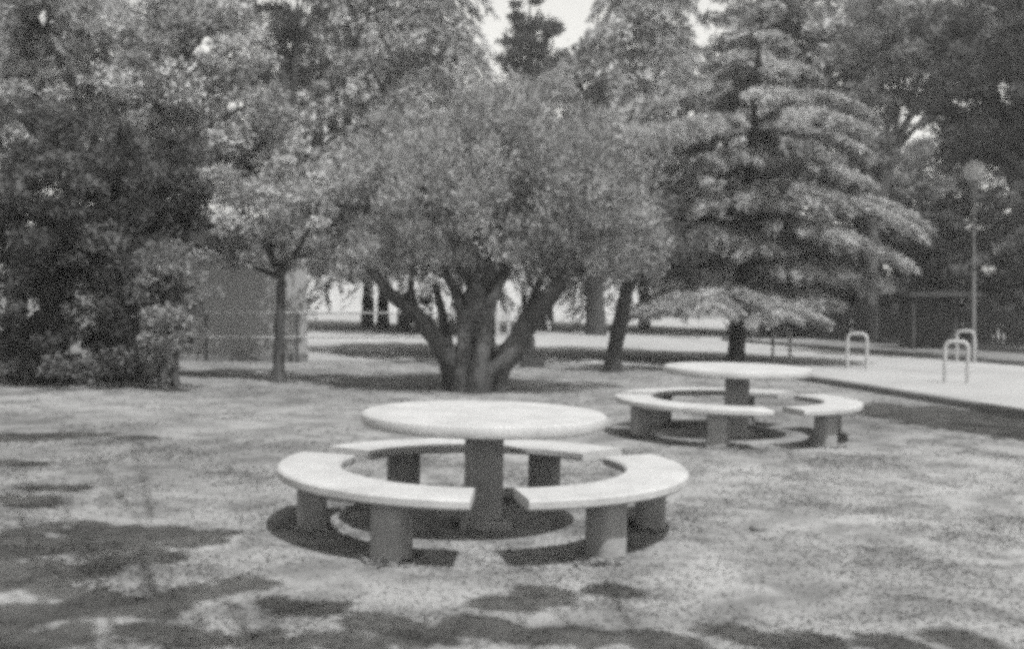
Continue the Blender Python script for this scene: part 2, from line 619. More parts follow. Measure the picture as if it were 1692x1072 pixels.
def px_lobes(base, Y, lobes, depth=1.0, rng=None):
    """lobes given by where they stand (photo column, row, half sizes) turned to metres in the tree's own frame"""
    out = []
    s = Y / FPX
    for l in lobes:
        px, py, rx, rz = l[:4]
        dy = l[4] if len(l) > 4 else (rng.uniform(-0.6, 0.6) if rng is not None else 0)
        c = at(px, py, Y + dy) - base
        out.append(((c.x, c.y, c.z), (rx * s, 0.5 * (rx + rz) * s * depth, rz * s)))
    return out

def limbs_bm(rng, paths, seg=10, wob=0.2):
    bm = bmesh.new()
    for pts, r0, r1 in paths:
        cp = curve_pts(pts, 7)
        n = len(cp)
        rad = [r0 + (r1 - r0) * (i / (n - 1)) ** 0.8 for i in range(n)]
        sweep(bm, cp, rad, seg, True, wob, rng)
    return bm

def auto_limbs(rng, lobes, fork, r, count=None):
    paths = []
    ls = lobes if count is None else lobes[:count]
    for c, rr in ls:
        c = Vector(c)
        a = Vector(fork)
        mid = a.lerp(c, 0.5) + Vector((rng.uniform(-.2, .2), rng.uniform(-.2, .2), rng.uniform(-.05, .25)))
        paths.append(([a, mid, c], r * 0.6, r * 0.12))
        for _ in range(3):
            e = c + Vector(rnd_dirs(rng, 1)[0]) * rr[0] * 0.8
            paths.append(([mid.lerp(c, 0.4), (c + e) / 2 + Vector((0, 0, .1)), e], r * 0.25, r * 0.05))
    return paths

def tree(name, label, cat, base, Y, lobes_px, mat, bark, seed, trunk_r=0.15, per=26, per_clump=90, leaf=(0.10, 0.035),
         fork_h=1.2, lean=(0, 0), depth=1.0, clump=(0.22, 0.42), up=0.1, flat=0.55, group=None, spiky=0.6, tone=(0.65, 1.35),
         inner=0.25, paths=None, trunk_paths=None, lobes=None, limbs=True):
    rng = np.random.default_rng(seed)
    root = empty(name, base)
    tag(root, label, cat, group)
    if lobes is None:
        lobes = px_lobes(base, Y, lobes_px, depth, rng)
    fork = Vector((lean[0], lean[1], fork_h))
    if trunk_paths is None:
        top = fork
        trunk_paths = [([Vector((0, 0, -0.1)), Vector((lean[0] * .4 + rng.uniform(-.03, .03), lean[1] * .4, fork_h * 0.5)), top], trunk_r * 1.15, trunk_r * 0.72)]
    if limbs:
        trunk_paths = trunk_paths + auto_limbs(rng, lobes, fork, trunk_r * 0.95)
    link('trunk', bm_mesh('trunk', limbs_bm(rng, trunk_paths), 60), bark, root)
    C, Rr = lobe_clumps(rng, lobes, per, inner, clump)
    pos, ax, ln, wd, tn = crown_from_clumps(rng, C, Rr, per_clump, leaf[0], leaf[1], up, flat, tone, spiky)
    link('crown', leaves_mesh('crown', rng, pos, ax, ln, wd, tn), mat, root)
    return root

def conifer(name, label, cat, base, height, z0, lmax, mat, bark, seed, tiers=22, droop=0.35, tuft=60, trunk_r=0.18,
            leaf=(0.16, 0.03), group=None, power=0.8, per_tier=6, gap=0.0, lean=(0, 0), len_var=0.3, tone=(0.7, 1.3)):
    """layered conifer: whorls of spreading branches, each a flat drooping spray"""
    rng = np.random.default_rng(seed)
    root = empty(name, base)
    tag(root, label, cat, group)
    paths = [([Vector((0, 0, -0.1)), Vector((lean[0] * .5, lean[1] * .5, height * 0.5)), Vector((lean[0], lean[1], height))], trunk_r, 0.02)]
    PS, AX, TN = [], [], []
    for i in range(tiers):
        f = i / (tiers - 1)
        z = z0 + (height - z0) * f
        L0 = lmax * (1 - f) ** power + 0.12
        a0 = rng.random() * 2 * PI
        for k in range(per_tier):
            if rng.random() < gap: continue
            az = a0 + 2 * PI * k / per_tier + rng.uniform(-.35, .35)
            L = L0 * rng.uniform(1 - len_var, 1 + len_var * 0.5)
            zz = z + rng.uniform(-.5, .5) * (height - z0) / tiers
            d = np.array([math.cos(az), math.sin(az)])
            s = np.array([-d[1], d[0]])
            rise = rng.uniform(0.05, 0.2) * L
            dr = droop * L * rng.uniform(0.7, 1.3)
            zf = lambda t: zz + rise * np.sin(t * PI * 0.9) - dr * t ** 2.2
            tx = lean[0] * zz / height; ty = lean[1] * zz / height
            paths.append(([Vector((tx + d[0] * L * t, ty + d[1] * L * t, float(zf(t)))) for t in (0, .35, .7, .95)], 0.022 * L ** .6 + .008, 0.006))
            n = int(tuft * L * 10)
            t = rng.uniform(0.12, 1.0, n) ** 0.8
            wid = 0.30 * L * np.sin(np.clip(t, 0, 1) * PI * 0.86 + 0.25) ** 0.8
            # side twigs: tufts sit along discrete twigs so that gaps show between them
            tw = np.round(t * 9 + rng.normal(size=n) * 0.18) / 9
            lat = rng.uniform(-1, 1, n)
            out_t = np.clip(tw + 0.12 * np.abs(lat), 0.05, 1.12)
            x = tx + d[0] * L * out_t + s[0] * lat * wid
            y = ty + d[1] * L * out_t + s[1] * lat * wid
            hang = rng.random(n) ** 2.5 * 0.16 * (0.6 + L * 0.35)
            zt = zf(out_t) - 0.35 * np.abs(lat) ** 2 * wid - hang + 0.03 * rng.normal(size=n)
            PS.append(np.stack([x, y, zt], 1))
            ax = np.stack([d[0] + s[0] * lat * 1.3, d[1] + s[1] * lat * 1.3, -0.35 - 1.2 * hang / 0.2], 1) + 0.55 * rng.normal(size=(n, 3))
            AX.append(ax)
            TN.append(np.full(n, rng.uniform(*tone)) * rng.uniform(0.8, 1.2, n))
    pos = np.concatenate(PS); ax = np.concatenate(AX); tn = np.concatenate(TN)
    n = len(pos)
    link('trunk', bm_mesh('trunk', limbs_bm(rng, paths, 7, 0.08), 60), bark, root)
    link('crown', leaves_mesh('crown', rng, pos, ax, rng.uniform(.6, 1.3, n) * leaf[0], rng.uniform(.6, 1.3, n) * leaf[1], tn), mat, root)
    return root

m_olive = leaf_mat('olive_leaf', 0.32, 0.3)
m_leaf_light = leaf_mat('light_leaf', 0.34, 0.22)
m_leaf_mid = leaf_mat('mid_leaf', 0.22, 0.22)
m_leaf_dark = leaf_mat('dark_leaf', 0.075, 0.25)
m_needle = leaf_mat('cedar_needle', 0.36, 0.15)
m_leaf_pine = leaf_mat('pine_leaf', 0.12, 0.2)
m_needle_dark = leaf_mat('dark_needle', 0.075, 0.2)

# --- the feathery olive in the middle
def olive():
    b = P(790, 646)
    Y = b.y
    L = lambda px, py, dy=0.0: at(px, py, Y + dy) - b
    tp = [
        ([L(775, 660), L(772, 610), L(785, 560, .1), L(792, 500), L(790, 450)], 0.36, 0.17),
        ([L(752, 652), L(748, 615, -.1), L(724, 566, -.2), L(688, 520, -.3), L(645, 486, -.35), L(610, 440, -.4)], 0.19, 0.06),
        ([L(815, 655), L(822, 610, -.1), L(850, 570, -.2), L(878, 525, -.3), L(905, 490, -.4), L(950, 440, -.5)], 0.22, 0.10),
        ([L(790, 470), L(765, 445, -.2), L(745, 405, -.4), L(725, 360, -.5)], 0.10, 0.03),
        ([L(792, 480), L(815, 450, -.3), L(835, 405, -.5), L(850, 350, -.6)], 0.11, 0.03),
        ([L(790, 460), L(795, 400, .2), L(800, 320, .3), L(805, 220, .3)], 0.13, 0.02),
        ([L(785, 665, -.3), L(790, 615, -.35), L(800, 560, -.3), L(812, 500, -.2), L(838, 440, -.2)], 0.17, 0.07),
        ([L(800, 662, -.2), L(806, 620, -.3), L(846, 585, -.3), L(880, 540, -.1), L(925, 480, .2)], 0.15, 0.06),
        ([L(764, 660, -.2), L(760, 620, -.25), L(768, 570, -.2), L(760, 500, 0), L(730, 440, .1)], 0.15, 0.06),
        ([L(770, 600), L(742, 590, .4), L(735, 540, .6), L(720, 470, .9)], 0.14, 0.05),
        ([L(878, 525, -.3), L(890, 470, .2), L(930, 400, .4)], 0.09, 0.03),
        ([L(686, 515, -.3), L(680, 470, 0), L(690, 400, .2)], 0.07, 0.02),
        ([L(800, 400), L(870, 330, .2), L(920, 230, .3)], 0.07, 0.02),
        ([L(790, 400), L(720, 320, .3), L(690, 220, .3)], 0.07, 0.02),
    ]
    lob = [(640, 310, 90, 115), (740, 235, 105, 90), (820, 205, 85, 75), (915, 225, 115, 95), (1010, 315, 95, 110), (820, 330, 140, 105, -.8),
           (690, 385, 85, 65, -.7), (930, 395, 100, 65, -.7), (600, 405, 50, 60), (1060, 395, 45, 60), (760, 330, 90, 80, 1.0), (880, 320, 100, 80, 1.0),
           (720, 300, 80, 80, -.9), (950, 300, 80, 80, -.9)]
    r = np.random.default_rng(77)
    lobes = px_lobes(b, Y, lob, 0.9, r)
    o = tree('olive_tree', 'large feathery pale olive tree with several stout leaning stems, behind the nearer table', 'tree', b, Y, None, m_olive, m_bark, 11,
             per=70, per_clump=105, leaf=(0.105, 0.026), clump=(0.16, 0.34), up=0.75, flat=1.0, spiky=0.5, lobes=lobes, trunk_paths=tp, limbs=False, inner=0.3, tone=(0.75, 1.25))
olive()

def T(*a, **k): return tree(*a, **k)

# --- small tree before the grey building
b = P(461, 632)
T('small_tree', 'small slender tree with a thin dark trunk in front of the grey building', 'tree', b, b.y,
  [(450, 375, 95, 62), (395, 335, 80, 65), (505, 425, 55, 42), (520, 350, 60, 60), (385, 415, 48, 42), (460, 310, 80, 55)],
  m_leaf_light, m_bark, 21, trunk_r=0.085, per=48, per_clump=180, leaf=(0.08, 0.036), fork_h=1.55, lean=(0.04, 0), clump=(0.16, 0.32))

# --- dark shrubs and trees on the left
b = P(85, 632)
T('dark_evergreen_tree', 'dense dark evergreen tree reaching the ground at the left edge', 'tree', b, b.y,
  [(40, 300, 110, 120), (130, 270, 100, 90), (50, 470, 100, 110), (170, 430, 100, 95), (120, 570, 110, 52, -.4), (20, 580, 70, 50), (90, 370, 110, 110, -.6)],
  m_leaf_dark, m_bark_dark, 31, trunk_r=0.2, per=46, per_clump=150, leaf=(0.105, 0.045), fork_h=1.0, clump=(0.2, 0.42), tone=(0.5, 2.1))
b = P(215, 628)
T('dark_evergreen_tree', 'dark bushy evergreen behind the pale post, right of the leftmost tree', 'tree', b, b.y + .8,
  [(240, 300, 95, 85), (230, 400, 90, 90), (220, 520, 80, 75), (300, 360, 70, 70), (200, 580, 60, 40, -.6)],
  m_leaf_dark, m_bark_dark, 32, trunk_r=0.16, per=46, per_clump=150, leaf=(0.105, 0.045), fork_h=1.0, clump=(0.2, 0.4), tone=(0.5, 2.1))
b = P(290, 640)
T('light_shrub', 'lighter leafy shrub hanging over the railing, left of the grey building', 'shrub', b, b.y - .5,
  [(285, 480, 55, 50), (300, 428, 42, 42), (255, 455, 45, 50), (278, 538, 42, 30), (262, 575, 26, 30)],
  m_leaf_mid, m_bark, 33, trunk_r=0.06, per=56, per_clump=130, leaf=(0.08, 0.033), fork_h=0.6, clump=(0.15, 0.3), tone=(0.5, 1.5))
b = P(60, 618)
T('low_shrub', 'low ragged shrub at the foot of the leftmost dark tree', 'shrub', b + Vector((0, -1, 0)), b.y - 1,
  [(40, 600, 45, 22), (90, 610, 40, 18), (120, 600, 30, 22)],
  m_leaf_mid, m_bark, 34, trunk_r=0.03, per=80, per_clump=60, leaf=(0.09, 0.035), fork_h=0.15, clump=(0.1, 0.2), tone=(0.4, 1.3))

# --- tall pale tree over the left
b = P(190, 598)
T('tall_pale_tree', 'tall spreading pale leaved tree filling the top left corner', 'tree', b, b.y,
  [(40, 70, 120, 90), (160, 40, 120, 90), (290, 90, 125, 95), (60, 190, 100, 70), (230, 190, 120, 75), (360, 200, 110, 80), (440, 270, 90, 60), (-60, 140, 90, 120), (340, 20, 80, 60), (20, -40, 140, 60), (350, 290, 90, 50)],
  m_leaf_light, m_bark, 41, trunk_r=0.24, per=24, per_clump=200, leaf=(0.11, 0.048), fork_h=2.6, clump=(0.28, 0.55), tone=(0.6, 1.4))
b = P(470, 575)
T('dark_pine_tree', 'dark pine with a leaning shadowy top between the pale trees at upper left', 'tree', b, b.y,
  [(455, 30, 45, 60), (430, 100, 42, 45), (395, 140, 40, 30), (490, 10, 40, 50), (330, 190, 40, 22), (480, 90, 35, 40)],
  m_needle_dark, m_bark_dark, 42, trunk_r=0.2, per=40, per_clump=80, leaf=(0.18, 0.03), fork_h=4.5, clump=(0.25, 0.45))
b = P(703, 548)
T('round_pale_tree', 'rounded pale tree behind the olive, above the railing', 'tree', b, b.y,
  [(560, 150, 90, 80), (530, 250, 80, 70), (640, 110, 80, 70), (600, 320, 70, 60), (690, 160, 80, 60), (540, 60, 70, 60)],
  m_leaf_light, m_bark_dark, 43, trunk_r=0.24, per=16, per_clump=90, leaf=(0.22, 0.085), fork_h=4.0, clump=(0.4, 0.75))

# --- conifers behind the olive
b = P(668, 546)
conifer('deodar_tree', 'pale drooping deodar left of the sky gap, behind the olive', 'tree', b, 17.5, 2.5, 4.3, m_needle, m_bark, 51, tiers=30, tuft=15, leaf=(0.30, 0.075), trunk_r=0.25, power=.7, per_tier=7)
b = P(872, 540)
T('dark_ragged_conifer', 'dark ragged conifer rising against the sky behind the olive crown', 'tree', b, b.y,
  [(878, 25, 28, 26), (905, 48, 32, 14), (855, 62, 34, 18), (880, 85, 50, 24), (925, 100, 28, 14), (848, 112, 44, 22), (890, 135, 58, 28), (832, 150, 34, 18), (880, 190, 70, 40), (870, 270, 80, 60)],
  m_needle_dark, m_bark_dark, 52, trunk_r=.22, per=16, per_clump=90, leaf=(.3, .07), fork_h=6, clump=(.3, .6))
b = P(1065, 545)
conifer('deodar_tree', 'pale drooping deodar right of the dark spire conifer', 'tree', b, 16.5, 2.5, 4.0, m_needle, m_bark, 53, tiers=30, tuft=15, leaf=(0.30, 0.075), trunk_r=0.25, power=.7, per_tier=7)
b = P(800, 590)
T('tall_dark_tree', 'tall dark tree standing directly behind the olive stems, shading the sand', 'tree', b, b.y,
  [(720, 330, 100, 45, -1), (830, 300, 110, 50, 1), (930, 330, 110, 45, -1.2), (1020, 370, 90, 30, .5), (640, 370, 100, 30, .5), (800, 350, 110, 35, -2), (880, 350, 110, 35, 2.2), (700, 350, 90, 35, 2.5), (1080, 370, 90, 25, 0), (1060, 350, 90, 30, 2), (1120, 385, 70, 20, 1)],
  m_leaf_dark, m_bark_dark, 55, trunk_r=0.2, per=48, per_clump=80, leaf=(0.2, 0.07), fork_h=2.2, clump=(0.3, 0.55), depth=2.0)

# --- leaning pine right of the olive
b = P(1010, 614)
Y = b.y
tp = [([Vector((0, 0, -.1)), at(1022, 550, Y) - b, at(1040, 460, Y) - b, at(1075, 380, Y) - b], 0.17, 0.09)]
T('leaning_pine_tree', 'pine with a dark trunk leaning right, between the olive and the cedar', 'tree', b, Y,
  [(1065, 425, 65, 45), (1110, 370, 75, 60), (1040, 440, 40, 35), (1140, 440, 50, 35)],
  m_leaf_pine, m_bark_dark, 54, per=40, per_clump=80, leaf=(0.15, 0.04), clump=(0.18, 0.36), trunk_paths=tp, fork_h=2.3, lean=(0.7, 0), trunk_r=0.1)

for i, (px, lob, lab, mt) in enumerate([
        (30, [(20, 120, 110, 90), (90, 30, 110, 70), (-40, 20, 90, 80), (60, 230, 120, 80), (140, 130, 90, 80)], 'far dense tree behind the top left corner', m_leaf_light),
        (260, [(230, 60, 100, 80), (320, 30, 90, 60), (290, 160, 110, 90), (200, 180, 90, 70), (360, 130, 80, 70), (280, 260, 120, 70)], 'far dense tree behind the tall pale tree, left of the dark pine', m_leaf_light),
        (480, [(520, 60, 60, 60), (560, 20, 60, 50), (500, 160, 80, 80), (580, 130, 70, 70), (450, 250, 100, 80), (570, 250, 90, 80)], 'far dense tree between the dark pine and the left deodar', m_leaf_light),
        (985, [(960, 135, 55, 40), (1005, 90, 40, 45), (930, 190, 60, 50), (1040, 180, 60, 60)], 'far dense tree between the dark ragged conifer and the right deodar', m_leaf_light),
        (1240, [(1240, 60, 60, 60), (1300, 20, 80, 50), (1260, 160, 90, 80), (1350, 120, 80, 80), (1200, 230, 60, 80), (1330, 240, 90, 80), (1210, 350, 80, 70), (1310, 350, 90, 70)], 'far dense tree rising above the cedar top', m_leaf_light),
        (1430, [(1420, 60, 70, 60), (1500, 40, 70, 60), (1560, 90, 60, 60), (1430, 140, 60, 45), (1400, 250, 55, 60), (1560, 160, 45, 30)], 'far dense tree above the small sky gap at right', m_leaf_mid),
        (1680, [(1620, 60, 70, 70), (1690, 40, 90, 80), (1660, 170, 90, 80), (1620, 250, 50, 30), (1730, 240, 90, 80)], 'far dense tree behind the dark cedar at the right edge', m_leaf_dark)]):
    b = P(px, 534 + px * .02)
    T('far_dense_tree', lab, 'tree', b, b.y, lob, mt, m_bark_dark, 200 + i, trunk_r=.3, per=6.5, per_clump=110, leaf=(.34, .14), fork_h=4.5, clump=(.5, .95), inner=.35, group='dense trees far behind the park')

# --- the layered cedar on the right
def cedar():
    """few wide shelves with clear air between them"""
    rng = np.random.default_rng(61)
    b = P(1215, 598)
    root = empty('layered_cedar_tree', b)
    tag(root, 'layered cedar with drooping shelf branches behind the farther table', 'tree')
    H = 7.5
    bend = lambda z: 0.07 * z
    paths = [([Vector((0, 0, -.1)), Vector((bend(3), 0, 3)), Vector((bend(5), 0, 5)), Vector((bend(H), 0, H))], .19, .03)]
    PS, AX, TN = [], [], []
    tiers = [(1.42, 2.1, 7), (2.15, 2.3, 6), (2.75, 3.0, 8), (3.45, 3.1, 8), (4.1, 2.6, 7), (4.8, 2.3, 6), (5.5, 1.9, 5), (6.1, 1.4, 5), (6.7, .9, 4), (7.2, .4, 4)]
    special = {0: [(PI * 1.0, 2.0), (PI * 1.12, 2.3), (PI * 1.25, 2.5), (-.15, 1.7), (-.8, 2.0), (-1.45, 2.4), (-1.95, 2.5), (1.2, 1.8)],
               1: [(0.05, 2.6), (-.35, 2.7), (-1.0, 1.9), (PI * 1.1, .7), (1.0, 2.2), (2.2, 1.8)],
               2: [(.1, 2.7), (-.4, 2.9), (-1.0, 2.3), (-1.7, 1.7), (PI * 1.15, 2.1), (-2.3, 1.9), (PI * .95, 1.9), (1.2, 2.3), (2.2, 2.0)],
               3: [(0.0, 3.2), (-.35, 3.2), (-1.0, 2.2), (-1.6, 1.7), (-2.2, 1.9), (PI * 1.02, 2.1), (1.2, 2.3), (2.2, 2.0)]}
    for ti, (z, L0, nb) in enumerate(tiers):
        a0 = rng.random() * 6.28
        br = special.get(ti) or [(a0 + 6.28 * k / nb + rng.uniform(-.3, .3), L0 * rng.uniform(.35, 1.3)) for k in range(nb)]
        for az, L in br:
            zz = z + rng.uniform(-.16, .16)
            d = np.array([math.cos(az), math.sin(az)]); s_ = np.array([-d[1], d[0]])
            rise = .07 * L; dr = rng.uniform(.13, .24) * L
            zf = lambda t: zz + rise * np.sin(t * PI * .8) - dr * t ** 2.4
            tx = bend(zz)
            paths.append(([Vector((tx + d[0] * L * t, d[1] * L * t, float(zf(t)))) for t in (0, .35, .7, .96)], .028 * L ** .6, .006))
            ntw = int(8 + L * 7)
            for k in range(ntw):
                t0 = rng.uniform(.16, 1.0) ** .75
                sd = rng.choice([-1, 1])
                tl = L * (.30 * math.sin(min(1, t0) * PI * .80 + .35) + .05) * rng.uniform(.5, 1.25)
                n = int(100 + 480 * tl)
                u = rng.random(n) ** .85
                fw = .75 + .3 * rng.random()
                ox = d[0] * (L * t0 + u * tl * fw) + s_[0] * sd * u * tl
                oy = d[1] * (L * t0 + u * tl * fw) + s_[1] * sd * u * tl
                oz = zf(t0 + u * tl * fw / L * .55) - .30 * tl * u ** 2
                th = .032 + .03 * (1 - u)
                p = np.stack([tx + ox, oy, oz], 1) + rng.normal(size=(n, 3)) * np.array([1, 1, .6]) * th[:, None]
                p[:, 2] -= (rng.random(n) ** 4) * .14
                ax = np.stack([np.full(n, d[0] * fw + s_[0] * sd), np.full(n, d[1] * fw + s_[1] * sd), -.35 * u], 1) + rng.normal(size=(n, 3)) * .55
                PS.append(p); AX.append(ax)
                TN.append(np.full(n, rng.uniform(.75, 1.25)) * rng.uniform(.8, 1.2, n))
    pos = np.concatenate(PS); ax = np.concatenate(AX); tn = np.concatenate(TN)
    n = len(pos)
    link('trunk', bm_mesh('trunk', limbs_bm(rng, paths, 7, .08), 60), m_bark_dark, root)
    link('crown', leaves_mesh('crown', rng, pos, ax, rng.uniform(.6, 1.3, n) * .095, rng.uniform(.6, 1.3, n) * .024, tn), m_needle, root)
cedar()

# --- right background
b = P(1290, 556)
T('broad_pale_tree', 'broad pale tree rising behind the layered cedar', 'tree', b, b.y,
  [(1240, 50, 90, 75), (1330, 110, 90, 75), (1200, 160, 70, 65), (1290, 220, 90, 70), (1390, 60, 90, 70), (1280, -10, 90, 60), (1380, 190, 70, 60), (1220, 260, 60, 60)],
  m_leaf_mid, m_bark, 71, trunk_r=0.25, per=20, per_clump=90, leaf=(0.2, 0.075), fork_h=4.0, clump=(0.35, 0.65))
b = P(1440, 566)
T('broad_pale_tree', 'broad tree with airy upper branches left of the globe lamp', 'tree', b, b.y,
  [(1430, 140, 80, 60), (1470, 50, 90, 65), (1530, 110, 60, 50), (1400, 240, 60, 60), (1430, 300, 60, 60), (1510, 10, 90, 50), (1580, 60, 50, 60)],
  m_leaf_mid, m_bark, 72, trunk_r=0.22, per=20, per_clump=85, leaf=(0.18, 0.07), fork_h=3.4, clump=(0.3, 0.6))
b = P(1720, 600)
T('dark_cedar_tree', 'dark wide cedar overhanging the globe lamp at the right edge', 'tree', b, b.y,
  [(1640, 60, 90, 70), (1670, 170, 100, 70), (1600, 140, 60, 45), (1650, 260, 80, 40), (1560, 200, 50, 24), (1740, 100, 100, 120), (1560, 50, 50, 40)],
  m_leaf_dark, m_bark_dark, 73, trunk_r=0.28, per=34, per_clump=85, leaf=(0.16, 0.045), fork_h=4.0, clump=(0.25, 0.5), tone=(0.6, 1.8))
for i, (px, py, w, h, lab) in enumerate([
        (1400, 450, 80, 130, 'dark shrub behind the cedar tips, above the hoop beyond the farther ring'),
        (1490, 420, 80, 140, 'tall dark shrub between the cedar and the globe lamp'),
        (1585, 420, 80, 130, 'dark shrub directly behind the lamp pole and shelter'),
        (1690, 430, 90, 140, 'dark shrub mass at the right edge beyond the hoops'),
        (1310, 470, 80, 110, 'dark shrub hidden behind the right side of the cedar')]):
    b = P(px, 562 + (px - 1400) * .05)
    b = Vector((b.x * 1.05, b.y * 1.05, b.z))
    T('dark_shrub', lab, 'shrub', b, b.y, [(px, py - h * .4, w * .7, h * .5), (px - w * .5, py, w * .7, h * .6), (px + w * .5, py - 10, w * .7, h * .6), (px, py + h * .5, w * .9, h * .4), (px - w * .6, py + h * .75, w * .5, h * .25), (px + w * .6, py + h * .75, w * .5, h * .25)],
      m_leaf_dark, m_bark_dark, 80 + i, trunk_r=0.12, per=22, per_clump=80, leaf=(0.22, 0.085), fork_h=1.0, clump=(0.3, 0.55), tone=(.4, 1.9), group='dark shrubs along the park edge')
b = P(1510, 556)
b = Vector((b.x * 1.25, b.y * 1.25, gz(b.x * 1.25)))
T('far_grey_tree', 'greyish tree far behind, filling the gap left of the globe lamp below the sky', 'tree', b, b.y,
  [(1500, 290, 70, 45), (1560, 270, 60, 45), (1450, 260, 50, 60), (1620, 290, 60, 60), (1500, 360, 80, 60)],
  m_leaf_mid, m_bark, 90, trunk_r=.2, per=12, per_clump=90, leaf=(.28, .1), fork_h=2.5, clump=(.45, .8))

# --- trees standing on the sand beyond the railing
for i, (px, py, lab) in enumerate([
        (607, 541, 'straight dark trunk tree on the sand, leftmost beyond the railing'),
        (634, 541, 'straight dark trunk tree close beside the leftmost one beyond the railing'),
        (755, 553, 'dark trunk tree on the sand partly hidden behind the olive stems'),
        (905, 545, 'dark tree on the sand seen right of the olive stems')]):
    b = P(px, py)
    T('field_tree', lab, 'tree', b, b.y, [(px, 390, 65, 60), (px - 45, 430, 50, 30), (px + 45, 425, 50, 30), (px, 330, 60, 50)],
      m_leaf_dark, m_bark_dark, 100 + i, trunk_r=0.21, per=28, per_clump=80, leaf=(0.22, 0.08), fork_h=1.9, clump=(0.3, 0.55), depth=1.6, group='trees on the sand beyond the railing')

for i, (px, lab) in enumerate([(940, 'far dark shrub behind the right olive stem'), (1010, 'far dark shrub behind the leaning pine trunk'),
                               (1090, 'far dark shrub between the leaning pine and the cedar'), (1170, 'far dark shrub just left of the cedar trunk')]):
    b = P(px, 520)
    T('far_shrub', lab, 'shrub', b, b.y, [(px, 455, 55, 38), (px - 25, 480, 30, 26), (px + 30, 478, 30, 26)],
      m_leaf_dark, m_bark_dark, 120 + i, trunk_r=0.1, per=9, per_clump=70, leaf=(0.35, 0.12), fork_h=.8, clump=(0.45, 0.8), group='far shrubs at the end of the sand')

# --- trees outside the frame that throw the shade on the lawn
def shade_tree():
    b = Vector((2.4, -3.4, gz(2.4)))
    rng = np.random.default_rng(9)
    lobes = []
    for (px, py, w, h, z) in [(40, 905, .35, .36, 4.6), (130, 880, .34, .26, 4.4), (230, 885, .30, .24, 4.4), (310, 888, .20, .12, 4.4), (140, 940, .34, .12, 4.4), (230, 915, .2, .16, 4.4), (10, 955, .3, .2, 4.8), (40, 825, .30, .16, 5.2), (100, 806, .2, .06, 5.2),
                              (20, 722, .7, .18, 5.6), (130, 716, .4, .10, 5.4), (20, 765, .25, .14, 5.4), (220, 722, .2, .05, 5.4),
                              (40, 1010, .26, .10, 4.2), (130, 985, .2, .05, 4.2), (240, 1000, .22, .06, 4.2), (170, 1040, .3, .07, 4.2), (330, 980, .14, .04, 4.2), (420, 962, .12, .04, 4.4), (500, 1000, .18, .04, 4.4), (610, 1026, .18, .04, 4.4), (1010, 975, .10, .05, 4.6), (900, 980, .10, .03, 4.6), (850, 995, .10, .03, 4.6),
                              (330, 1055, .24, .05, 4.0), (460, 1062, .2, .05, 4.0), (560, 1066, .16, .04, 4.0), (690, 1050, .16, .04, 4.0), (780, 1030, .12, .03, 4.2), (870, 1045, .14, .04, 4.2), (970, 1055, .16, .04, 4.2), (1090, 1062, .14, .04, 4.2), (1230, 1050, .12, .03, 4.2), (1330, 1062, .14, .04, 4.2), (1480, 1066, .12, .03, 4.2), (1600, 1062, .16, .04, 4.2),
                              (60, 1062, .3, .07, 4.0), (-120, 900, .5, .5, 4.6), (-150, 760, .6, .4, 5.2), (-100, 1050, .5, .4, 4.2),
                              (-330, 860, .9, .8, 4.8), (-420, 1000, .9, .7, 4.6), (-620, 800, 1.2, 1.0, 5.4), (-300, 730, 1.0, .6, 5.6), (-250, 1250, .9, .6, 4.4), (250, 1330, .8, .5, 4.3), (850, 1400, .8, .5, 4.3), (1400, 1350, .8, .5, 4.3)]:
        g = P(px, py)
        if 1020 < py < 1072 and px > 300: w, h = w * .62, h * .8
        lobes.append(((g.x + .29 * z - b.x, g.y - .5 * z - b.y, z - b.z), (w, h * 1.2, .16)))
    tp = [([Vector((0, 0, -.1)), Vector((-.1, .1, 1.6)), Vector((-.3, .4, 3.4))], .28, .17)]
    tree('overhanging_tree', 'tree beside the viewer whose overhanging branches dapple the foreground grass', 'tree', b, 1, None, m_leaf_dark, m_bark, 130,
         lobes=lobes, per=230, per_clump=110, leaf=(0.11, 0.06), fork_h=3.3, lean=(-.3, .4), trunk_paths=tp, clump=(.05, .16), trunk_r=.02, inner=.6)
shade_tree()
b = Vector((7.0, 11.6, gz(7.0)))
conifer('columnar_cypress', 'narrow cypress beside the kerb throwing a long band of shade past the farther ring', 'tree', b, 7.6, .4, 1.1, m_needle_dark, m_bark_dark, 131, tiers=40, tuft=120, droop=-.5, leaf=(.13, .06), power=.3)

# ------------------------------------------------------------------ buildings, railing, hoops, lamp
bx0, bx1, by0, by1 = -9.6, at(508, 560, 22.4).x, 22.4, 27.5
BR = math.radians(11)
bx0, by1 = bx1 - 4.6, 26.4
ctr = Vector((bx1, by0, 0)) + Matrix.Rotation(BR, 3, 'Z') @ Vector((-(bx1 - bx0) / 2, (by1 - by0) / 2, 0))
o = empty('grey_building', ctr, (0, 0, BR))
tag(o, 'plain grey rendered building half hidden behind the small slender tree', 'building')
cx, cy = o.location.x, o.location.y
bm = bmesh.new(); add_box(bm, (0, 0, 1.25), (bx1 - bx0, by1 - by0, 2.7)); link('wall', bm_mesh('wall', bm), m_wall, o)
bm = bmesh.new(); add_box(bm, (0, 0, 2.68), (bx1 - bx0 + .3, by1 - by0 + .3, .16), 0, .02); link('roof', bm_mesh('roof', bm), m_roof, o)
bm = bmesh.new(); add_box(bm, (0, -(by1 - by0) / 2 - .16, 0.12), (bx1 - bx0, .3, .2), 0, .015); link('plinth', bm_mesh('plinth', bm), m_kerb, o)

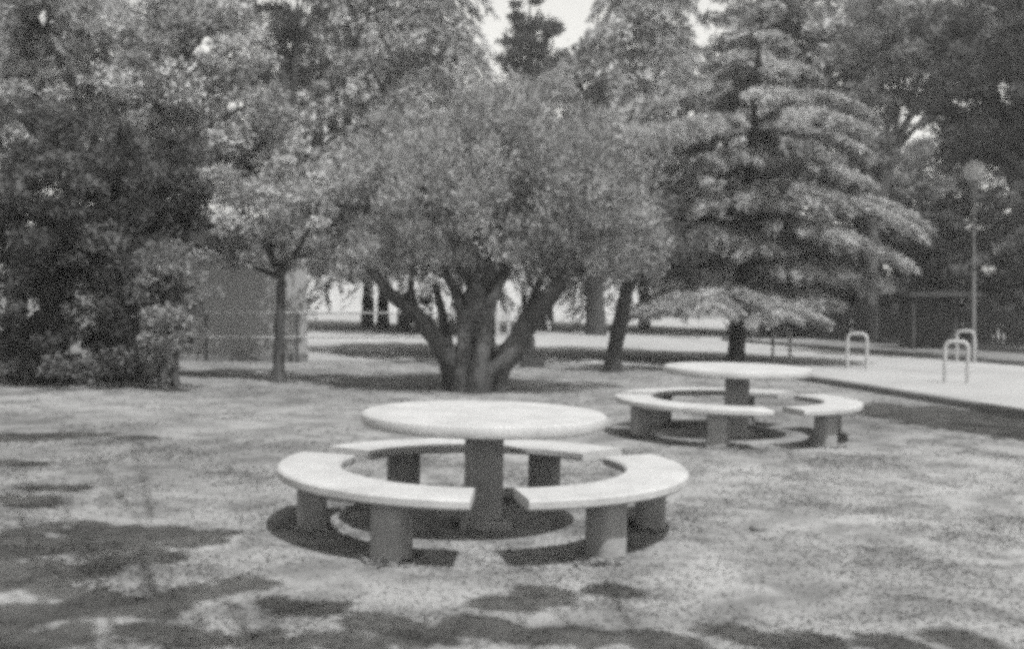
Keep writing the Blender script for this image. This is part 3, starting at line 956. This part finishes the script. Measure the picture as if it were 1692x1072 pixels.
RY = 21.7
root = empty('pipe_railing', (at(340, 560, RY).x, RY, 0))
tag(root, 'low railing of two pale pipes running in front of the grey building to the olive', 'railing')
x0, x1 = at(335, 517, RY).x, at(770, 517, RY).x
for py in (517, 557):
    z = at(500, py, RY).z
    bm = bmesh.new()
    sweep(bm, [(x0 - root.location.x, 0, z), ((x0 + x1) / 2 - root.location.x, 0, z), (x1 - root.location.x, 0, z)], [.018] * 3, 10)
    link('rail', bm_mesh('rail', bm, 40), m_pipe, root)
for px in (340, 490, 768):
    x = at(px, 560, RY).x
    bm = bmesh.new()
    add_box(bm, (x - root.location.x, 0.03, at(500, 517, RY).z / 2 - .06), (.055, .05, at(500, 517, RY).z + .06), 0, .006)
    link('post', bm_mesh('post', bm), m_dark_wood if px < 500 else m_pipe, root)

# short white bollards seen beyond the olive
for i, px in enumerate((822, 840, 858)):
    b = P(px, 556 - i * 3)
    bm = bmesh.new()
    lathe(bm, [(0, -.05), (.055, -.05), (.055, .82), (.04, .87), (0, .89)], 14)
    o = link('white_post', bm_mesh('white_post', bm, 40), m_white)
    o.location = b
    tag(o, ['white post seen just right of the olive stems, leftmost of three', 'white post in the middle of three beyond the olive', 'white post nearest the right leaning olive stem'][i], 'post', 'white posts beyond the olive')

# low block with a stub post behind the olive
b = P(880, 607)
root = empty('stone_block', b)
tag(root, 'low dark stone block with a short upright, behind the right foot of the olive', 'block')
bm = bmesh.new(); add_box(bm, (0, .15, .07), (.42, .34, .2), 0.1, .02); link('slab', bm_mesh('slab', bm), m_bark_dark, root)
bm = bmesh.new(); add_box(bm, (-.02, .2, .36), (.12, .1, .4), 0.1, .01); link('upright', bm_mesh('upright', bm), m_dark_wood, root)

# pale weathered post at left
b = P(268, 634)
bm = bmesh.new()
rng = np.random.default_rng(3)
sweep(bm, [(0, 0, -.1), (.02, 0, .25), (-.01, 0, .5), (.02, 0, .72)], [.085, .075, .07, .06], 10, True, .12, rng)
o = link('wooden_post', bm_mesh('wooden_post', bm, 50), m_bark_pale)
o.location = b
tag(o, 'short weathered wooden post under the light shrub at left', 'post')

# far sunlit wall
wy = 60
root = empty('pale_boundary_wall', (-6, wy, 0))
tag(root, 'long sunlit pale wall closing the sand behind the trunks', 'wall')
bm = bmesh.new(); add_box(bm, (0, 0, 1.1), (26, .3, 2.4)); link('panel', bm_mesh('panel', bm), m_pale_wall, root)
bm = bmesh.new(); add_box(bm, (0, -.0, 2.36), (26.1, .42, .12), 0, .02); link('coping', bm_mesh('coping', bm), m_kerb, root)

# barrier hoops
def hoop_mesh(w=.36, h=.70, r=.033):
    pts = [Vector((-w / 2, 0, -.1)), Vector((-w / 2, 0, h * .4))]
    rc = .11
    for k in range(9):
        a = PI - PI / 2 * k / 8
        pts.append(Vector((-w / 2 + rc + rc * math.cos(a), 0, h - rc + rc * math.sin(a))))
    for k in range(9):
        a = PI / 2 - PI / 2 * k / 8
        pts.append(Vector((w / 2 - rc + rc * math.cos(a), 0, h - rc + rc * math.sin(a))))
    pts += [Vector((w / 2, 0, h * .4)), Vector((w / 2, 0, -.1))]
    bm = bmesh.new()
    sweep(bm, pts, [r] * len(pts), 12)
    return bm_mesh('barrier_hoop', bm, 50)
hm = hoop_mesh()
hm.materials.append(m_white)
for i, (px, py, rz, lab) in enumerate([(1580, 633, -.35, 'white tubular hoop barrier nearest the kerb, largest of the hoops'),
                                       (1416, 611, -.35, 'white tubular hoop standing beyond the right end of the farther bench ring'),
                                       (1595, 599, -.35, 'farther white hoop seen behind the largest hoop'),
                                       (1291, 596, -.35, 'white hoop partly hidden under the drooping cedar tips')]):
    o = bpy.data.objects.new('barrier_hoop', hm)
    COL.objects.link(o)
    o.location = P(px, py)
    o.rotation_euler = (0, 0, rz)
    tag(o, lab, 'barrier', 'white tubular hoops beside the path')

# globe lamp
b = P(1609, 598)
root = empty('street_lamp', b)
tag(root, 'tall park lamp with a round globe on a thin pole, under the dark cedar', 'street lamp')
gzc = at(1604, 283, b.y).z - b.z
bm = bmesh.new()
sweep(bm, [(0, 0, -.1), (0, 0, .5), (-.01, 0, .55), (-.04, 0, gzc - .3)], [.075, .07, .045, .035], 12)
link('pole', bm_mesh('pole', bm, 40), m_pole, root)
bm = bmesh.new()
bmesh.ops.create_uvsphere(bm, u_segments=28, v_segments=18, radius=.25)
bmesh.ops.translate(bm, vec=(-.04, 0, gzc), verts=bm.verts)
link('globe', bm_mesh('globe', bm, 180), m_globe, root)
bm = bmesh.new()
lathe(bm, [(0, -.06), (.05, -.06), (.09, 0), (.13, .05), (0, .06)], 18)
bmesh.ops.translate(bm, vec=(-.04, 0, gzc - .27), verts=bm.verts)
link('collar', bm_mesh('collar', bm, 40), m_pole, root)

# dark shelter and slatted fence behind the lamp
b = P(1580, 582)
b = Vector((b.x, b.y + 1.5, gz(b.x)))
root = empty('dark_shelter', b)
tag(root, 'low dark shelter with a flat roof behind the lamp pole', 'shelter')
bm = bmesh.new(); add_box(bm, (0, 0, 1.5), (1.9, 1.4, .12), 0, .01); link('roof', bm_mesh('roof', bm), m_dark_wood, root)
bm = bmesh.new(); add_box(bm, (0, .6, .7), (1.6, .06, 1.5)); link('back_panel', bm_mesh('back_panel', bm), m_bark_dark, root)
for sx in (-.8, .8):
    bm = bmesh.new(); add_box(bm, (sx, -.55, .68), (.09, .09, 1.52), 0, .005); link('post', bm_mesh('post', bm), m_dark_wood, root)

a, c = P(1330, 560), P(1980, 600)
root = empty('slat_fence', a)
tag(root, 'dark slatted fence along the back of the path at right', 'fence')
v = c - a
L = v.length
n = int(L / .16)
bm = bmesh.new()
rngf = np.random.default_rng(4)
for i in range(n):
    p = v * (i / n)
    hh = 1.1 * rngf.uniform(.94, 1.04)
    add_box(bm, (p.x, p.y, p.z + hh / 2), (.09, .03, hh), math.atan2(v.y, v.x))
link('slats', bm_mesh('slats', bm), m_dark_wood, root)
bm = bmesh.new()
for z in (.3, .9):
    sweep(bm, [(0, .05, z), v * .5 + Vector((0, .05, z)), v + Vector((0, .05, z))], [.03] * 3, 6)
link('rails', bm_mesh('rails', bm), m_dark_wood, root)

# ------------------------------------------------------------------ thin haze, added also as lens veil that lifts the blacks
bm = bmesh.new()
add_box(bm, (0, 30, 8.5), (170, 130, 26))
m, nt, out = new_mat('haze')
pv = nt.nodes.new('ShaderNodeVolumePrincipled')
pv.inputs['Color'].default_value = (.95, .95, .95, 1)
pv.inputs['Density'].default_value = 0.0022
pv.inputs['Anisotropy'].default_value = 0.2
nt.links.new(pv.outputs[0], out.inputs['Volume'])
tag(link('haze', bm_mesh('haze', bm), m), kind='stuff', label='thin bright haze in the air, also added as lens veil over the dark tones', cat='haze')
